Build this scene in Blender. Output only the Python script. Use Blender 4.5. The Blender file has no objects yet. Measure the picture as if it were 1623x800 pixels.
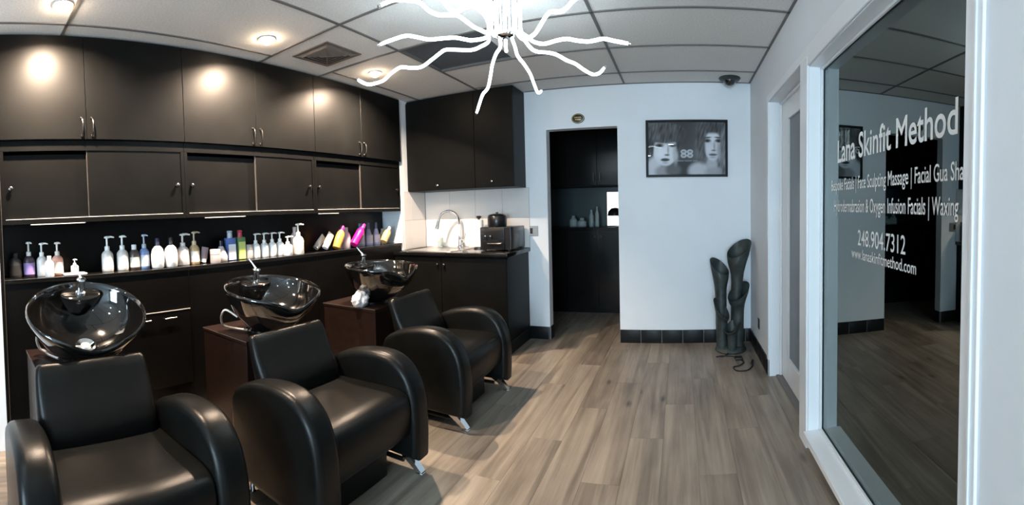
import bpy, bmesh, math, random
from math import pi, sin, cos, radians as R
from mathutils import Vector, Matrix
random.seed(7)
sc = bpy.context.scene
C = sc.collection

# ------------------------------------------------------------------ camera
# the photograph is a hand-held sweep panorama: a cylindrical projection
FPX, XV, YC, PITCH, YAW = 722.2, 1079.5, 361.3, 0.045, 0.20
cd = bpy.data.cameras.new('camera')
cam = bpy.data.objects.new('camera', cd); C.objects.link(cam)
cd.type = 'PANO'; cd.panorama_type = 'CENTRAL_CYLINDRICAL'
cd.central_cylindrical_radius = 1.0
cd.central_cylindrical_range_u_min = -XV / FPX - YAW
cd.central_cylindrical_range_u_max = (1623 - XV) / FPX - YAW
cd.central_cylindrical_range_v_min = -(800 - YC) / FPX
cd.central_cylindrical_range_v_max = YC / FPX
cd.clip_start = 0.02
cam.location = (0, 0, 1.263)
cam.rotation_euler = (pi / 2 - PITCH, 0, -YAW)
sc.camera = cam

# ------------------------------------------------------------------ world, exposure, lamp powers
w = bpy.data.worlds.new('world'); sc.world = w; w.use_nodes = True
w.node_tree.nodes['Background'].inputs[0].default_value = (0.68, 0.84, 1.0, 1)
w.node_tree.nodes['Background'].inputs[1].default_value = 20.0      # overcast daylight; it enters only through the added fill window behind the camera
vs = sc.view_settings
vs.view_transform = 'Standard'; vs.look = 'None'; vs.gamma = 1.0; vs.use_curve_mapping = False
vs.exposure = 1.12
P_SPOT = 36.0        # warm recessed spots over the cabinets (W each)
P_DOWN = 1.8        # cool recessed downlights; those behind the photographer are added for fill
E_TUBE = 5.6         # emission of the chandelier's light tubes
WARM = (1.0, 0.76, 0.56)
COOL = (0.76, 0.89, 1.0)

# ------------------------------------------------------------------ materials
MAT = {}
def mat(name, col=(.5, .5, .5), rough=.5, metal=0., coat=0., spec=None, emit=None, estr=0., noise=0., nscale=20., bump=0., bscale=200., trans=0., ior=None):
    m = bpy.data.materials.new(name); m.use_nodes = True
    nt = m.node_tree; b = nt.nodes['Principled BSDF']
    b.inputs['Base Color'].default_value = (*col, 1)
    b.inputs['Roughness'].default_value = rough
    b.inputs['Metallic'].default_value = metal
    b.inputs['Coat Weight'].default_value = coat
    b.inputs['Coat Roughness'].default_value = .04
    if spec is not None: b.inputs['Specular IOR Level'].default_value = spec
    if trans: b.inputs['Transmission Weight'].default_value = trans
    if ior: b.inputs['IOR'].default_value = ior
    if emit: b.inputs['Emission Color'].default_value = (*emit, 1); b.inputs['Emission Strength'].default_value = estr
    if noise or bump:
        tc = nt.nodes.new('ShaderNodeTexCoord')
    if noise:
        n = nt.nodes.new('ShaderNodeTexNoise'); n.inputs['Scale'].default_value = nscale; n.inputs['Detail'].default_value = 5
        nt.links.new(tc.outputs['Object'], n.inputs['Vector'])
        r = nt.nodes.new('ShaderNodeValToRGB')
        r.color_ramp.elements[0].position = .3; r.color_ramp.elements[1].position = .7
        r.color_ramp.elements[0].color = tuple(c * (1 - noise) for c in col) + (1,)
        r.color_ramp.elements[1].color = tuple(min(1, c * (1 + noise)) for c in col) + (1,)
        nt.links.new(n.outputs['Fac'], r.inputs['Fac']); nt.links.new(r.outputs['Color'], b.inputs['Base Color'])
    if bump:
        n = nt.nodes.new('ShaderNodeTexNoise'); n.inputs['Scale'].default_value = bscale; n.inputs['Detail'].default_value = 3
        nt.links.new(tc.outputs['Object'], n.inputs['Vector'])
        bp = nt.nodes.new('ShaderNodeBump'); bp.inputs['Strength'].default_value = bump; bp.inputs['Distance'].default_value = .002
        nt.links.new(n.outputs['Fac'], bp.inputs['Height']); nt.links.new(bp.outputs['Normal'], b.inputs['Normal'])
    MAT[name] = m
    return m

mat('wall_paint', (.74, .78, .82), .6, bump=.15, bscale=180, noise=.02, nscale=3)
mat('trim_paint', (.80, .83, .86), .35, bump=.05, bscale=60)
mat('ceiling_tile', (.70, .69, .67), .9, noise=.10, nscale=90, bump=.3, bscale=260)
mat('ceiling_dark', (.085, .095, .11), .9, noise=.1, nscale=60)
mat('grid_bar', (.14, .135, .13), .55)
mat('plenum', (.05, .05, .05), .9)
mat('laminate', (.0040, .0042, .0042), .40, spec=.13, noise=.18, nscale=6, bump=.12, bscale=240)
mat('laminate_edge', (.07, .063, .058), .4)
mat('laminate_gloss', (.005, .005, .005), .18, spec=.35, bump=.03, bscale=60)
mat('black_panel', (.0028, .0026, .0026), .30, spec=.22, noise=.2, nscale=5)
mat('pale_edge', (.55, .53, .5), .4)
mat('brown_panel', (.0105, .0052, .0042), .38, spec=.3, noise=.3, nscale=25)
mat('chrome', (.82, .83, .85), .07, metal=1.)
mat('brushed_steel', (.55, .55, .55), .28, metal=1., noise=.08, nscale=90)
mat('pewter', (.14, .13, .12), .28, metal=1.)
mat('black_ceramic', (.004, .004, .004), .05, coat=1.)
mat('black_plastic', (.008, .008, .009), .28)
mat('leather', (.0042, .0047, .0046), .31, noise=.2, nscale=14, bump=.22, bscale=320, spec=.20)
mat('leather_welt', (.012, .012, .012), .33)
mat('base_tile', (.009, .010, .011), .4, spec=.2, noise=.25, nscale=18, bump=.1, bscale=40)
mat('grout', (.16, .16, .16), .9)
mat('backsplash_tile', (.66, .65, .64), .25, bump=.03, bscale=20)
mat('white_plastic', (.82, .82, .80), .35)
mat('paper', (.85, .85, .83), .9, bump=.3, bscale=150)
mat('cotton', (.70, .72, .75), .95, bump=.6, bscale=120)
mat('lamp_metal', (.032, .042, .040), .5, noise=.5, nscale=14, bump=.3, bscale=60)
mat('cord_rubber', (.008, .008, .008), .5)
mat('vinyl_white', (.85, .88, .88), .5)
mat('tube_glow', (1, 1, 1), .4, emit=(.76, .92, 1.0), estr=E_TUBE)
mat('bulb_glow', (1, 1, 1), .4, emit=(1.0, .74, .50), estr=85.)
mat('down_glow', (1, 1, 1), .4, emit=COOL, estr=8.)
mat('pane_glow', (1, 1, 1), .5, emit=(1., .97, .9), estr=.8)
mat('frame_black', (.006, .006, .007), .4, spec=.15)
mat('plaque', (.03, .035, .035), .35, metal=.6)
mat('gold', (.55, .42, .18), .35, metal=.8)
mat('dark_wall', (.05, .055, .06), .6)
mat('teal_splash', (.035, .055, .06), .25)
mat('clear_glass', (.75, .85, .85), .05, trans=.8, ior=1.45)
mat('vent_metal', (.16, .13, .11), .45)
mat('trim_ring', (.62, .58, .52), .3)
mat('black_dome', (.01, .01, .011), .12, coat=1.)
mat('steel_plate', (.42, .40, .38), .35, metal=.7)
mat('outlet_black', (.02, .02, .02), .4)

def glass_mat(name, tint, rough, refl):
    m = bpy.data.materials.new(name); m.use_nodes = True; nt = m.node_tree
    nt.nodes.clear()
    o = nt.nodes.new('ShaderNodeOutputMaterial'); mx = nt.nodes.new('ShaderNodeMixShader')
    t = nt.nodes.new('ShaderNodeBsdfTransparent'); t.inputs[0].default_value = (*tint, 1)
    g = nt.nodes.new('ShaderNodeBsdfGlossy'); g.inputs['Roughness'].default_value = rough; g.inputs[0].default_value = (.86, .97, .95, 1)
    f = nt.nodes.new('ShaderNodeFresnel'); f.inputs['IOR'].default_value = refl
    nt.links.new(f.outputs[0], mx.inputs[0]); nt.links.new(t.outputs[0], mx.inputs[1]); nt.links.new(g.outputs[0], mx.inputs[2])
    nt.links.new(mx.outputs[0], o.inputs[0]); MAT[name] = m
glass_mat('window_glass', (.55, .62, .60), .0, 2.5)
glass_mat('fill_glass', (.92, .96, .96), .0, 1.45)
mat('frosted_pane', (.16, .18, .20), .35, bump=.05, bscale=300)

def wood_mat():
    m = bpy.data.materials.new('plank_wood'); m.use_nodes = True; nt = m.node_tree; N = nt.nodes; Lk = nt.links
    b = N['Principled BSDF']; b.inputs['Roughness'].default_value = .42
    tc = N.new('ShaderNodeTexCoord'); oi = N.new('ShaderNodeObjectInfo')
    off = N.new('ShaderNodeVectorMath'); off.operation = 'MULTIPLY_ADD'
    cmb = N.new('ShaderNodeCombineXYZ')
    for i in range(3): Lk.new(oi.outputs['Random'], cmb.inputs[i])
    off.inputs[1].default_value = (37, 53, 11)
    Lk.new(cmb.outputs[0], off.inputs[0]); Lk.new(tc.outputs['Object'], off.inputs[2])
    def noise(scale, detail, rough=.6, dist=0.):
        mp = N.new('ShaderNodeMapping'); mp.inputs['Scale'].default_value = scale
        n = N.new('ShaderNodeTexNoise'); n.inputs['Scale'].default_value = 1; n.inputs['Detail'].default_value = detail
        n.inputs['Roughness'].default_value = rough; n.inputs['Distortion'].default_value = dist
        Lk.new(off.outputs[0], mp.inputs[0]); Lk.new(mp.outputs[0], n.inputs['Vector']); return n
    grain = noise((60, 2.2, 1), 6, .65, .4); streak = noise((14, .9, 1), 4, .55, .8); blot = noise((4, 2.0, 1), 3, .5)
    mp = N.new('ShaderNodeMapping'); mp.inputs['Scale'].default_value = (7, 2.6, 1); Lk.new(off.outputs[0], mp.inputs[0])
    vo = N.new('ShaderNodeTexVoronoi'); vo.inputs['Scale'].default_value = 1.0; Lk.new(mp.outputs[0], vo.inputs['Vector'])
    kn = N.new('ShaderNodeMapRange'); kn.inputs[1].default_value = .03; kn.inputs[2].default_value = .17; kn.inputs[3].default_value = 1; kn.inputs[4].default_value = 0
    Lk.new(vo.outputs['Distance'], kn.inputs[0])
    sepc = N.new('ShaderNodeSeparateColor'); Lk.new(vo.outputs['Color'], sepc.inputs[0])
    gt = N.new('ShaderNodeMath'); gt.operation = 'GREATER_THAN'; gt.inputs[1].default_value = .72; Lk.new(sepc.outputs[0], gt.inputs[0])
    km = N.new('ShaderNodeMath'); km.operation = 'MULTIPLY'; Lk.new(kn.outputs[0], km.inputs[0]); Lk.new(gt.outputs[0], km.inputs[1])
    def m2(a, bb, op, v=None):
        x = N.new('ShaderNodeMath'); x.operation = op; Lk.new(a, x.inputs[0])
        if bb is not None: Lk.new(bb, x.inputs[1])
        else: x.inputs[1].default_value = v
        return x.outputs[0]
    s = m2(m2(streak.outputs['Fac'], None, 'MULTIPLY', .62), m2(grain.outputs['Fac'], None, 'MULTIPLY', .24), 'ADD')
    s = m2(s, m2(blot.outputs['Fac'], None, 'MULTIPLY', .30), 'ADD')
    s = m2(s, m2(oi.outputs['Random'], None, 'MULTIPLY', .13), 'ADD')
    s = m2(s, m2(km.outputs[0], None, 'MULTIPLY', .20), 'SUBTRACT')
    cr = N.new('ShaderNodeValToRGB'); e = cr.color_ramp.elements
    e[0].position = .36; e[0].color = (.034, .028, .023, 1); e[1].position = .84; e[1].color = (.34, .295, .24, 1)
    k = e.new(.58); k.color = (.170, .143, .115, 1)
    Lk.new(s, cr.inputs['Fac']); Lk.new(cr.outputs[0], b.inputs['Base Color'])
    bp = N.new('ShaderNodeBump'); bp.inputs['Strength'].default_value = .12; bp.inputs['Distance'].default_value = .001
    Lk.new(grain.outputs['Fac'], bp.inputs['Height']); Lk.new(bp.outputs['Normal'], b.inputs['Normal'])
    MAT['plank_wood'] = m
wood_mat()

_cm = {}
def cmat(col, rough=.35, trans=0.):
    k = (tuple(col), rough, trans)
    if k not in _cm: _cm[k] = mat('plastic_%d' % len(_cm), col, rough, trans=trans)
    return _cm[k]

# ------------------------------------------------------------------ mesh helpers
class MB:
    def __init__(s): s.bm = bmesh.new()
    def box(s, lo, hi, bevel=0., seg=2):
        t = bmesh.new(); bmesh.ops.create_cube(t, size=1)
        for v in t.verts:
            v.co = Vector([(lo[i] + hi[i]) / 2 + v.co[i] * (hi[i] - lo[i]) for i in range(3)])
        if bevel: bmesh.ops.bevel(t, geom=list(t.edges), offset=bevel, segments=seg, affect='EDGES', profile=.5)
        return s._take(t)
    def _take(s, t, M=None):
        if M is not None: bmesh.ops.transform(t, matrix=M, verts=t.verts)
        m = bpy.data.meshes.new('tmp'); t.to_mesh(m); t.free(); s.bm.from_mesh(m); bpy.data.meshes.remove(m); return s
    def tube(s, pts, rad, seg=10, cap=True, flat=None):
        pts = [Vector(p) for p in pts]; n = len(pts)
        rr = rad if isinstance(rad, (list, tuple)) else [rad] * n
        up = None; rings = []
        for i, p in enumerate(pts):
            d = (pts[min(i + 1, n - 1)] - pts[max(i - 1, 0)]).normalized()
            if up is None:
                up = d.orthogonal().normalized()
            up = (up - d * up.dot(d))
            if up.length < 1e-6: up = d.orthogonal()
            up.normalize(); sd = d.cross(up)
            rings.append([s.bm.verts.new(p + (up * cos(2 * pi * k / seg) + sd * sin(2 * pi * k / seg)) * rr[i]) for k in range(seg)])
        for a, b in zip(rings, rings[1:]):
            for k in range(seg): s.bm.faces.new((a[k], a[(k + 1) % seg], b[(k + 1) % seg], b[k]))
        if cap:
            s.bm.faces.new(list(reversed(rings[0]))); s.bm.faces.new(rings[-1])
        return s
    def lathe(s, prof, seg=24, o=(0, 0, 0), M=None):
        t = bmesh.new(); rings = []
        for r, z in prof:
            if r < 1e-5: rings.append([t.verts.new((0, 0, z))])
            else: rings.append([t.verts.new((r * cos(2 * pi * k / seg), r * sin(2 * pi * k / seg), z)) for k in range(seg)])
        for a, b in zip(rings, rings[1:]):
            for k in range(seg):
                k2 = (k + 1) % seg
                if len(a) == 1 and len(b) == 1: break
                if len(a) == 1: t.faces.new((a[0], b[k2], b[k]))
                elif len(b) == 1: t.faces.new((a[k], a[k2], b[0]))
                else: t.faces.new((a[k], a[k2], b[k2], b[k]))
        bmesh.ops.recalc_face_normals(t, faces=t.faces)
        return s._take(t, Matrix.Translation(o) @ (M or Matrix.Identity(4)))
    def loft(s, rings, cap=True, M=None):
        t = bmesh.new(); n = len(rings[0])
        R_ = [[t.verts.new(p) for p in r] for r in rings]
        for a, b in zip(R_, R_[1:]):
            for k in range(n): t.faces.new((a[k], a[(k + 1) % n], b[(k + 1) % n], b[k]))
        if cap: t.faces.new(list(reversed(R_[0]))); t.faces.new(R_[-1])
        bmesh.ops.recalc_face_normals(t, faces=t.faces)
        return s._take(t, M)
    def prism(s, poly, axis, a, b, bevel=0., seg=3):
        """poly of 2-D points extruded along axis ('x','y','z') from a to b; bevel rounds the two rims"""
        t = bmesh.new()
        def P(p, q):
            return {'x': (q, p[0], p[1]), 'y': (p[0], q, p[1]), 'z': (p[0], p[1], q)}[axis]
        A = [t.verts.new(P(p, a)) for p in poly]; B = [t.verts.new(P(p, b)) for p in poly]; n = len(poly)
        t.faces.new(A); t.faces.new(B)
        rim = []
        for k in range(n):
            t.faces.new((A[k], A[(k + 1) % n], B[(k + 1) % n], B[k]))
        bmesh.ops.recalc_face_normals(t, faces=t.faces)
        if bevel:
            rim = [e for e in t.edges if (e.verts[0] in A and e.verts[1] in A) or (e.verts[0] in B and e.verts[1] in B)]
            bmesh.ops.bevel(t, geom=rim, offset=bevel, segments=seg, affect='EDGES', profile=.5)
        return s._take(t)
    def xform(s, M): bmesh.ops.transform(s.bm, matrix=M, verts=s.bm.verts); return s
    def mesh(s, name, m, smooth=40):
        me = bpy.data.meshes.new(name); s.bm.to_mesh(me); s.bm.free()
        me.materials.append(MAT[m] if isinstance(m, str) else m)
        if smooth:
            me.shade_smooth(); me.set_sharp_from_angle(angle=R(smooth))
        return me
    def build(s, name, m, parent=None, smooth=40):
        return put(name, s.mesh(name, m, smooth), parent)

def put(name, me, parent=None):
    o = bpy.data.objects.new(name, me); C.objects.link(o)
    if parent is not None:
        o.parent = parent
        p = parent
        base = Vector((0, 0, 0))
        if parent.get('_world'):
            o.location = -Vector(parent['_world'])
    return o
def tag(o, label=None, cat=None, group=None, kind=None):
    if label: o['label'] = label
    if cat: o['category'] = cat
    if group: o['group'] = group
    if kind: o['kind'] = kind
    return o
def thing(name, label, cat, loc=(0, 0, 0), group=None, world=False):
    """Empty at the base of a thing. world=True: children's meshes are given in world coordinates"""
    o = bpy.data.objects.new(name, None); C.objects.link(o); o.location = loc; o.empty_display_size = .05
    if world: o['_world'] = tuple(loc)
    return tag(o, label, cat, group)
def struct(o): o['kind'] = 'structure'; return o
def bx(lo, hi, bevel=0., seg=2): return MB().box(lo, hi, bevel, seg)
def spline(pts, n=8):
    pts = [Vector(p) for p in pts]; out = []
    for i in range(len(pts) - 1):
        p0, p1, p2, p3 = pts[max(i - 1, 0)], pts[i], pts[i + 1], pts[min(i + 2, len(pts) - 1)]
        for k in range(n):
            t = k / n
            out.append(.5 * ((2 * p1) + (p2 - p0) * t + (2 * p0 - 5 * p1 + 4 * p2 - p3) * t * t + (3 * p1 - p0 - 3 * p2 + p3) * t ** 3))
    out.append(pts[-1]); return out
def copy_tree(o, parent=None):
    c = o.copy(); C.objects.link(c); c.parent = parent
    for ch in o.children: copy_tree(ch, c)
    return c
def lamp(name, loc, rot, power, col, size, parent=None, spread=180):
    l = bpy.data.lights.new(name, 'AREA'); l.shape = 'DISK'; l.size = size; l.energy = power; l.color = col; l.spread = R(spread)
    o = bpy.data.objects.new(name, l); C.objects.link(o); o.location = loc; o.rotation_euler = rot
    if parent: o.parent = parent
    return o

# ------------------------------------------------------------------ key dimensions
CE = 2.411                     # ceiling
YB = 4.216                     # back wall face
XR = 0.647                     # right wall face
XL = -2.649                    # face of the fitted cabinets and of the wall flush with them
YF = -3.3                      # wall behind the photographer
XG = 0.722                     # glass of the big window

# ================================================================== THE SETTING
# ---- floor: sub-floor slab and single planks
fl = struct(bx((-3.2, YF - .2, -.12), (3.2, 6.2, -.012)).build('floor', 'plenum', smooth=0))
PW, PL = .182, 1.22
plank = bx((-PW / 2 + .0003, -PL / 2 + .0003, -.012), (PW / 2 - .0003, PL / 2 - .0003, 0), .0005, 1).mesh('plank', 'plank_wood', 0)
i = 0
x = -2.93
while x < XR + .16:
    y = YF - .2 + (i * .437) % PL - PL / 2
    while y < 5.9:
        o = put('plank', plank, fl); o.location = (x, y + PL / 2, 0); o.rotation_euler = (0, 0, pi if random.random() < .5 else 0)
        y += PL
    x += PW; i += 1

# ---- walls
m = MB()
m.box((-3.05, YF, 0), (-2.95, YB + .1, 2.5))
m.box((-2.95, YF, 0), (XL + .035, .19, 2.5))             # flush part nearest the camera
m.box((-2.95, 3.765, 0), (XL, YB, 2.5))                   # flush part beside the sink
wl = struct(m.build('wall_left', 'wall_paint', smooth=0))
DX0, DX1, DZ = -1.268, -.582, 2.028                       # doorway in the back wall
m = MB()
m.box((-3.05, YB, 0), (DX0, YB + .11, 2.5)); m.box((DX1, YB, 0), (XR + .2, YB + .11, 2.5)); m.box((DX0, YB, DZ), (DX1, YB + .11, 2.5))
wb = struct(m.build('wall_back', 'wall_paint', smooth=0))
RX = XR + .16
WY0, WY1, WZ0, WZ1 = .90, 2.25, .095, 1.98                # big window
DY0, DY1, DRZ = 2.385, 3.30, 2.03                         # side door
m = MB()
m.box((XR, YF, 0), (RX, WY0, 2.5)); m.box((XR, WY0, WZ1), (RX, WY1, 2.5)); m.box((XR + .02, WY0, 0), (RX, WY1, WZ0 - .03))
m.box((XR, WY1, 0), (RX, DY0, 2.5)); m.box((XR, DY0, DRZ), (RX, DY1, 2.5)); m.box((XR, DY1, 0), (RX, YB, 2.5))
wr = struct(m.build('wall_right', 'wall_paint', smooth=0))
SX_0, SX_1, SZ_0, SZ_1 = -.75, .6, .4, 2.0             # window added behind the photographer for cool fill light
m = MB()
m.box((-3.05, YF - .1, 0), (SX_0, YF, 2.5)); m.box((SX_1, YF - .1, 0), (RX, YF, 2.5)); m.box((SX_0, YF - .1, 0), (SX_1, YF, SZ_0)); m.box((SX_0, YF - .1, SZ_1), (SX_1, YF, 2.5))
struct(m.build('wall_front', 'wall_paint', smooth=0))
m = MB()
for a in (SX_0, (SX_0 + SX_1) / 2 - .025, SX_1 - .05): m.box((a, YF - .08, SZ_0), (a + .05, YF - .03, SZ_1))
for a in (SZ_0, SZ_1 - .05): m.box((SX_0, YF - .08, a), (SX_1, YF - .03, a + .05))
sw = struct(m.build('fill_window', 'trim_paint', smooth=0))
bx((SX_0 + .04, YF - .058, SZ_0 + .04), (SX_1 - .04, YF - .052, SZ_1 - .04)).build('pane', 'fill_glass', sw, 0)
l = bpy.data.lights.new('fill_window_portal', 'AREA'); l.shape = 'RECTANGLE'; l.size = SX_1 - SX_0; l.size_y = SZ_1 - SZ_0; l.cycles.is_portal = True
o = bpy.data.objects.new('fill_window_portal', l); C.objects.link(o); o.location = ((SX_0 + SX_1) / 2, YF - .11, (SZ_0 + SZ_1) / 2); o.rotation_euler = (pi / 2, 0, 0)

# ---- ceiling: slab, panels, bars
ce = struct(bx((-3.05, YF - .1, 2.47), (RX, YB + .11, 2.55)).build('ceiling', 'plenum', smooth=0))
ROWS = [2.05 + .605 * k for k in range(-9, 4)]
XA, XB, XC = -2.50, -1.85, -.51
def panel(x0, x1, y0, y1, mm='ceiling_tile', dz=0.):
    bx((x0 + .006, y0 + .006, CE + dz), (x1 - .006, y1 - .006, CE + dz + .016), .002, 1).build('ceiling_tile', mm, ce, 0)
def bar(x0, x1, y0, y1):
    bx((x0, y0, CE - .006), (x1, y1, CE + .02)).build('grid_bar', 'grid_bar', ce, 0)
HB = .009
ys = [YF] + [r for r in ROWS if r > YF] + [YB]
for a, b in zip(ys, ys[1:]):
    panel(XC, XR, a, b)
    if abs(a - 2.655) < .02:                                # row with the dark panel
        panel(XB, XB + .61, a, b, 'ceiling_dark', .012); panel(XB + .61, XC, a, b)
    else: panel(XB, XC, a, b)
for r in ROWS:
    if r > YF: bar(XB + HB, XR, r - HB, r + HB)
bar(XC - HB, XC + HB, YF, YB); bar(XB - HB, XB + HB, YF, YB); bar(XR - .016, XR, YF, YB)
LY = [YF, -.78, .62, 2.05, 2.655, YB]
for a, b in zip(LY, LY[1:]):
    if a == 2.05:
        pass                                                # vent panel, built with the diffuser hole below
    else:
        panel(XA, XB, a, b); panel(-2.95, XA, a, b); bar(XA - .008, XA + .008, a, b)
    if b < YB: bar(-2.95, XB - HB, b - HB, b + HB)
VX0, VX1, VY0, VY1 = -2.415, -2.095, 2.19, 2.52             # diffuser opening
for q in ((-2.95, VX0, 2.05, 2.655), (VX1, XB, 2.05, 2.655), (VX0, VX1, 2.05, VY0), (VX0, VX1, VY1, 2.655)):
    bx((q[0], q[2], CE), (q[1], q[3], CE + .016)).build('ceiling_tile', 'ceiling_tile', ce, 0)
bar(-1.62, XR, YB - .014, YB)

# ---- black tile baseboards, tile by tile
def base_run(name, p0, p1, nrm, ln=.196, h=.125):
    p0, p1 = Vector(p0), Vector(p1); d = (p1 - p0); L = d.length; d.normalize(); n = Vector(nrm)
    t = .010
    a = p0; b = p1 + n * (t - .003)
    g = struct(bx([min(a[i], b[i]) for i in range(2)] + [0], [max(a[i], b[i]) for i in range(2)] + [h - .001]).build(name, 'grout', smooth=0))
    s = 0.
    while s < L - .01:
        e = min(s + ln, L); a = p0 + d * (s + .0025); b = p0 + d * (e - .0025) + n * t
        bx([min(a[i], b[i]) for i in range(2)] + [.001], [max(a[i], b[i]) for i in range(2)] + [h], .0025, 2).build('tile', 'base_tile', g)
        s = e
base_run('baseboard_back', (DX1, YB, 0), (XR, YB, 0), (0, -1, 0))
base_run('baseboard_sink', (-1.475, YB, 0), (DX0, YB, 0), (0, -1, 0))
base_run('baseboard_jamb', (DX0, YB, 0), (DX0, YB + .11, 0), (1, 0, 0))
base_run('baseboard_door', (XR, YB - .01, 0), (XR, DY1, 0), (-1, 0, 0))
base_run('baseboard_window', (XR + .02, WY1, 0), (XR + .02, WY0, 0), (-1, 0, 0), h=.064)

# ---- doorway trim, side door, big window
def trim(name, boxes, parent=None, mm='trim_paint', bev=.003):
    m = MB()
    for lo, hi in boxes: m.box(lo, hi, bev, 1)
    o = m.build(name, mm, parent)
    return o
CW = .05
struct(trim('trim_1', [((XR - .010, DY1, 0), (XR, DY1 + CW, DRZ + CW)), ((XR - .010, DY0 - .135, DRZ), (XR, DY1, DRZ + CW)),
                       ((XR - .012, WY1, 0), (XR, DY0, DRZ))]))                                    # casing round the door and post
struct(trim('trim_2', [((XR - .010, WY0 - .07, .0), (XR, WY0, WZ1 + .10)), ((XR - .010, WY0, WZ1), (XR, WY1, WZ1 + .10)),
                       ((XR - .016, WY0 - .052, 0), (XR - .010, WY0 - .040, WZ1 + .09))]))         # casing round the window
# door leaf set back in its frame
dr = struct(trim('door_1', [((.742, DY1 - .185, .012), (.782, DY1 - .004, 2.02)), ((.742, DY0 + .004, .012), (.782, DY0 + .17, 2.02)),
                            ((.742, DY0 + .17, .012), (.782, DY1 - .185, .19)), ((.742, DY0 + .17, 1.88), (.782, DY1 - .185, 2.02))]))
bx((.758, DY0 + .165, .185), (.766, DY1 - .18, 1.885)).build('pane', 'frosted_pane', dr, 0)
trim('door_stop', [((.725, DY1 - .018, 0), (.741, DY1, DRZ)), ((.725, DY0, 0), (.741, DY0 + .018, DRZ)), ((.725, DY0, DRZ - .018), (.741, DY1, DRZ))], dr)
trim('threshold', [((XR + .05, DY0, 0), (RX - .02, DY1, .010))], dr, 'grout')
m = MB(); m.tube([(.742, DY0 + .09, .98), (.70, DY0 + .09, .98)], .011); m.tube([(.70, DY0 + .09, .98), (.698, DY0 + .20, .98)], .010); m.build('handle', 'chrome', dr)
# window
wn = struct(trim('window_1', [((XR - .03, WY0, WZ0 - .03), (XG + .03, WY1, WZ0))], None))
trim('jamb', [((XR - .002, WY1 - .006, WZ0), (XG - .004, WY1, WZ1))], wn)
trim('jamb', [((XR - .002, WY0, WZ0), (XG - .004, WY0 + .006, WZ1))], wn)
trim('head', [((XR - .002, WY0, WZ1 - .006), (XG - .004, WY1, WZ1))], wn)
trim('glazing_bead', [((XG - .018, WY1 - .02, WZ0), (XG - .003, WY1 - .006, WZ1)), ((XG - .018, WY0 + .006, WZ0), (XG - .003, WY0 + .02, WZ1)),
                      ((XG - .018, WY0, WZ1 - .02), (XG - .003, WY1, WZ1 - .006)), ((XG - .018, WY0, WZ0), (XG - .003, WY1, WZ0 + .012))], wn)
bx((XG, WY0, WZ0), (XG + .006, WY1, WZ1)).build('pane', 'window_glass', wn, 0)
def lettering(text, yl, yr, z, h, parent, bold=.0):
    cu = bpy.data.curves.new('lettering', 'FONT'); cu.body = text; cu.size = 1.0; cu.offset = bold; cu.resolution_u = 4; cu.extrude = .0
    o = bpy.data.objects.new('lettering', cu); C.objects.link(o)
    dg = bpy.context.evaluated_depsgraph_get(); me = bpy.data.meshes.new_from_object(o.evaluated_get(dg))
    bpy.data.objects.remove(o); bpy.data.curves.remove(cu)
    xs = [v.co.x for v in me.vertices]; x0, x1 = min(xs), max(xs)
    for v in me.vertices:
        px, py = v.co.x, v.co.y
        v.co = (XG - .0012, yl - (px - x0) / (x1 - x0) * (yl - yr), z + py * h / .69)
    me.materials.clear(); me.materials.append(MAT['vinyl_white'])
    return put('lettering', me, parent)
lettering('Lana Skinfit Method', 2.02, 1.045, 1.473, .100, wn, .012)
lettering('Bespoke Facials | Face Sculpting Massage | Facial Gua Sha', 2.105, 1.012, 1.344, .052, wn, .006)
lettering('Hydrodermabrasion & Oxygen Infusion Facials | Waxing', 2.065, 1.035, 1.245, .054, wn, .006)
lettering('248.904.7312', 1.762, 1.342, 1.108, .064, wn, .004)
lettering('www.lanaskinfitmethod.com', 1.833, 1.268, 1.050, .042, wn, .004)

# ---- unlit treatment room behind the glass
m = MB()
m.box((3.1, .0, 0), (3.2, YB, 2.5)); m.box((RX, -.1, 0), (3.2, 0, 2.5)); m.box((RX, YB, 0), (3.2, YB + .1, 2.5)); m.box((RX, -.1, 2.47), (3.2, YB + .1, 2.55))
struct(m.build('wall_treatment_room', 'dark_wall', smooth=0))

# ---- back room beyond the doorway
m = MB()
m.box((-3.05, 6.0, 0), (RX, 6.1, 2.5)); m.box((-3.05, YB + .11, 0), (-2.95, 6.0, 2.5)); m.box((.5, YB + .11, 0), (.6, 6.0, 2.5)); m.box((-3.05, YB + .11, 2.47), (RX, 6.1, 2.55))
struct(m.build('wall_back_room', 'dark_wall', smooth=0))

# ================================================================== FITTED CABINETS ON THE LEFT
BAY = [.215, 1.400, 2.570, 3.755]
MID = [.745, 1.985, 3.150]
WHICH = ['nearest the camera', 'in the middle of the row', 'at the far end near the sink']
ZU, ZS1, ZS0, ZN1, ZN0 = 1.786, 1.725, 1.323, 1.292, .973
XU = XL + .022                                     # upper doors stand a little proud
def pull(root, x, y, z0, z1):
    m = MB(); zc = (z0 + z1) / 2
    m.tube(spline([(x, y, z1), (x + .012, y, z1 - .004), (x + .026, y, z1 - .02), (x + .028, y, zc), (x + .024, y, z0 + .025), (x + .012, y, z0 + .006), (x, y, z0)], 5), [.0045] * 31, 8)
    m.lathe([(0, 0), (.009, 0), (.009, .004), (.006, .008), (0, .009)], 12, (x, y, z1), Matrix.Rotation(pi / 2, 4, 'Y'))
    m.lathe([(0, 0), (.009, 0), (.009, .004), (.006, .008), (0, .009)], 12, (x, y, z0), Matrix.Rotation(pi / 2, 4, 'Y'))
    return m.build('handle', 'pewter', root)
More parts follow.
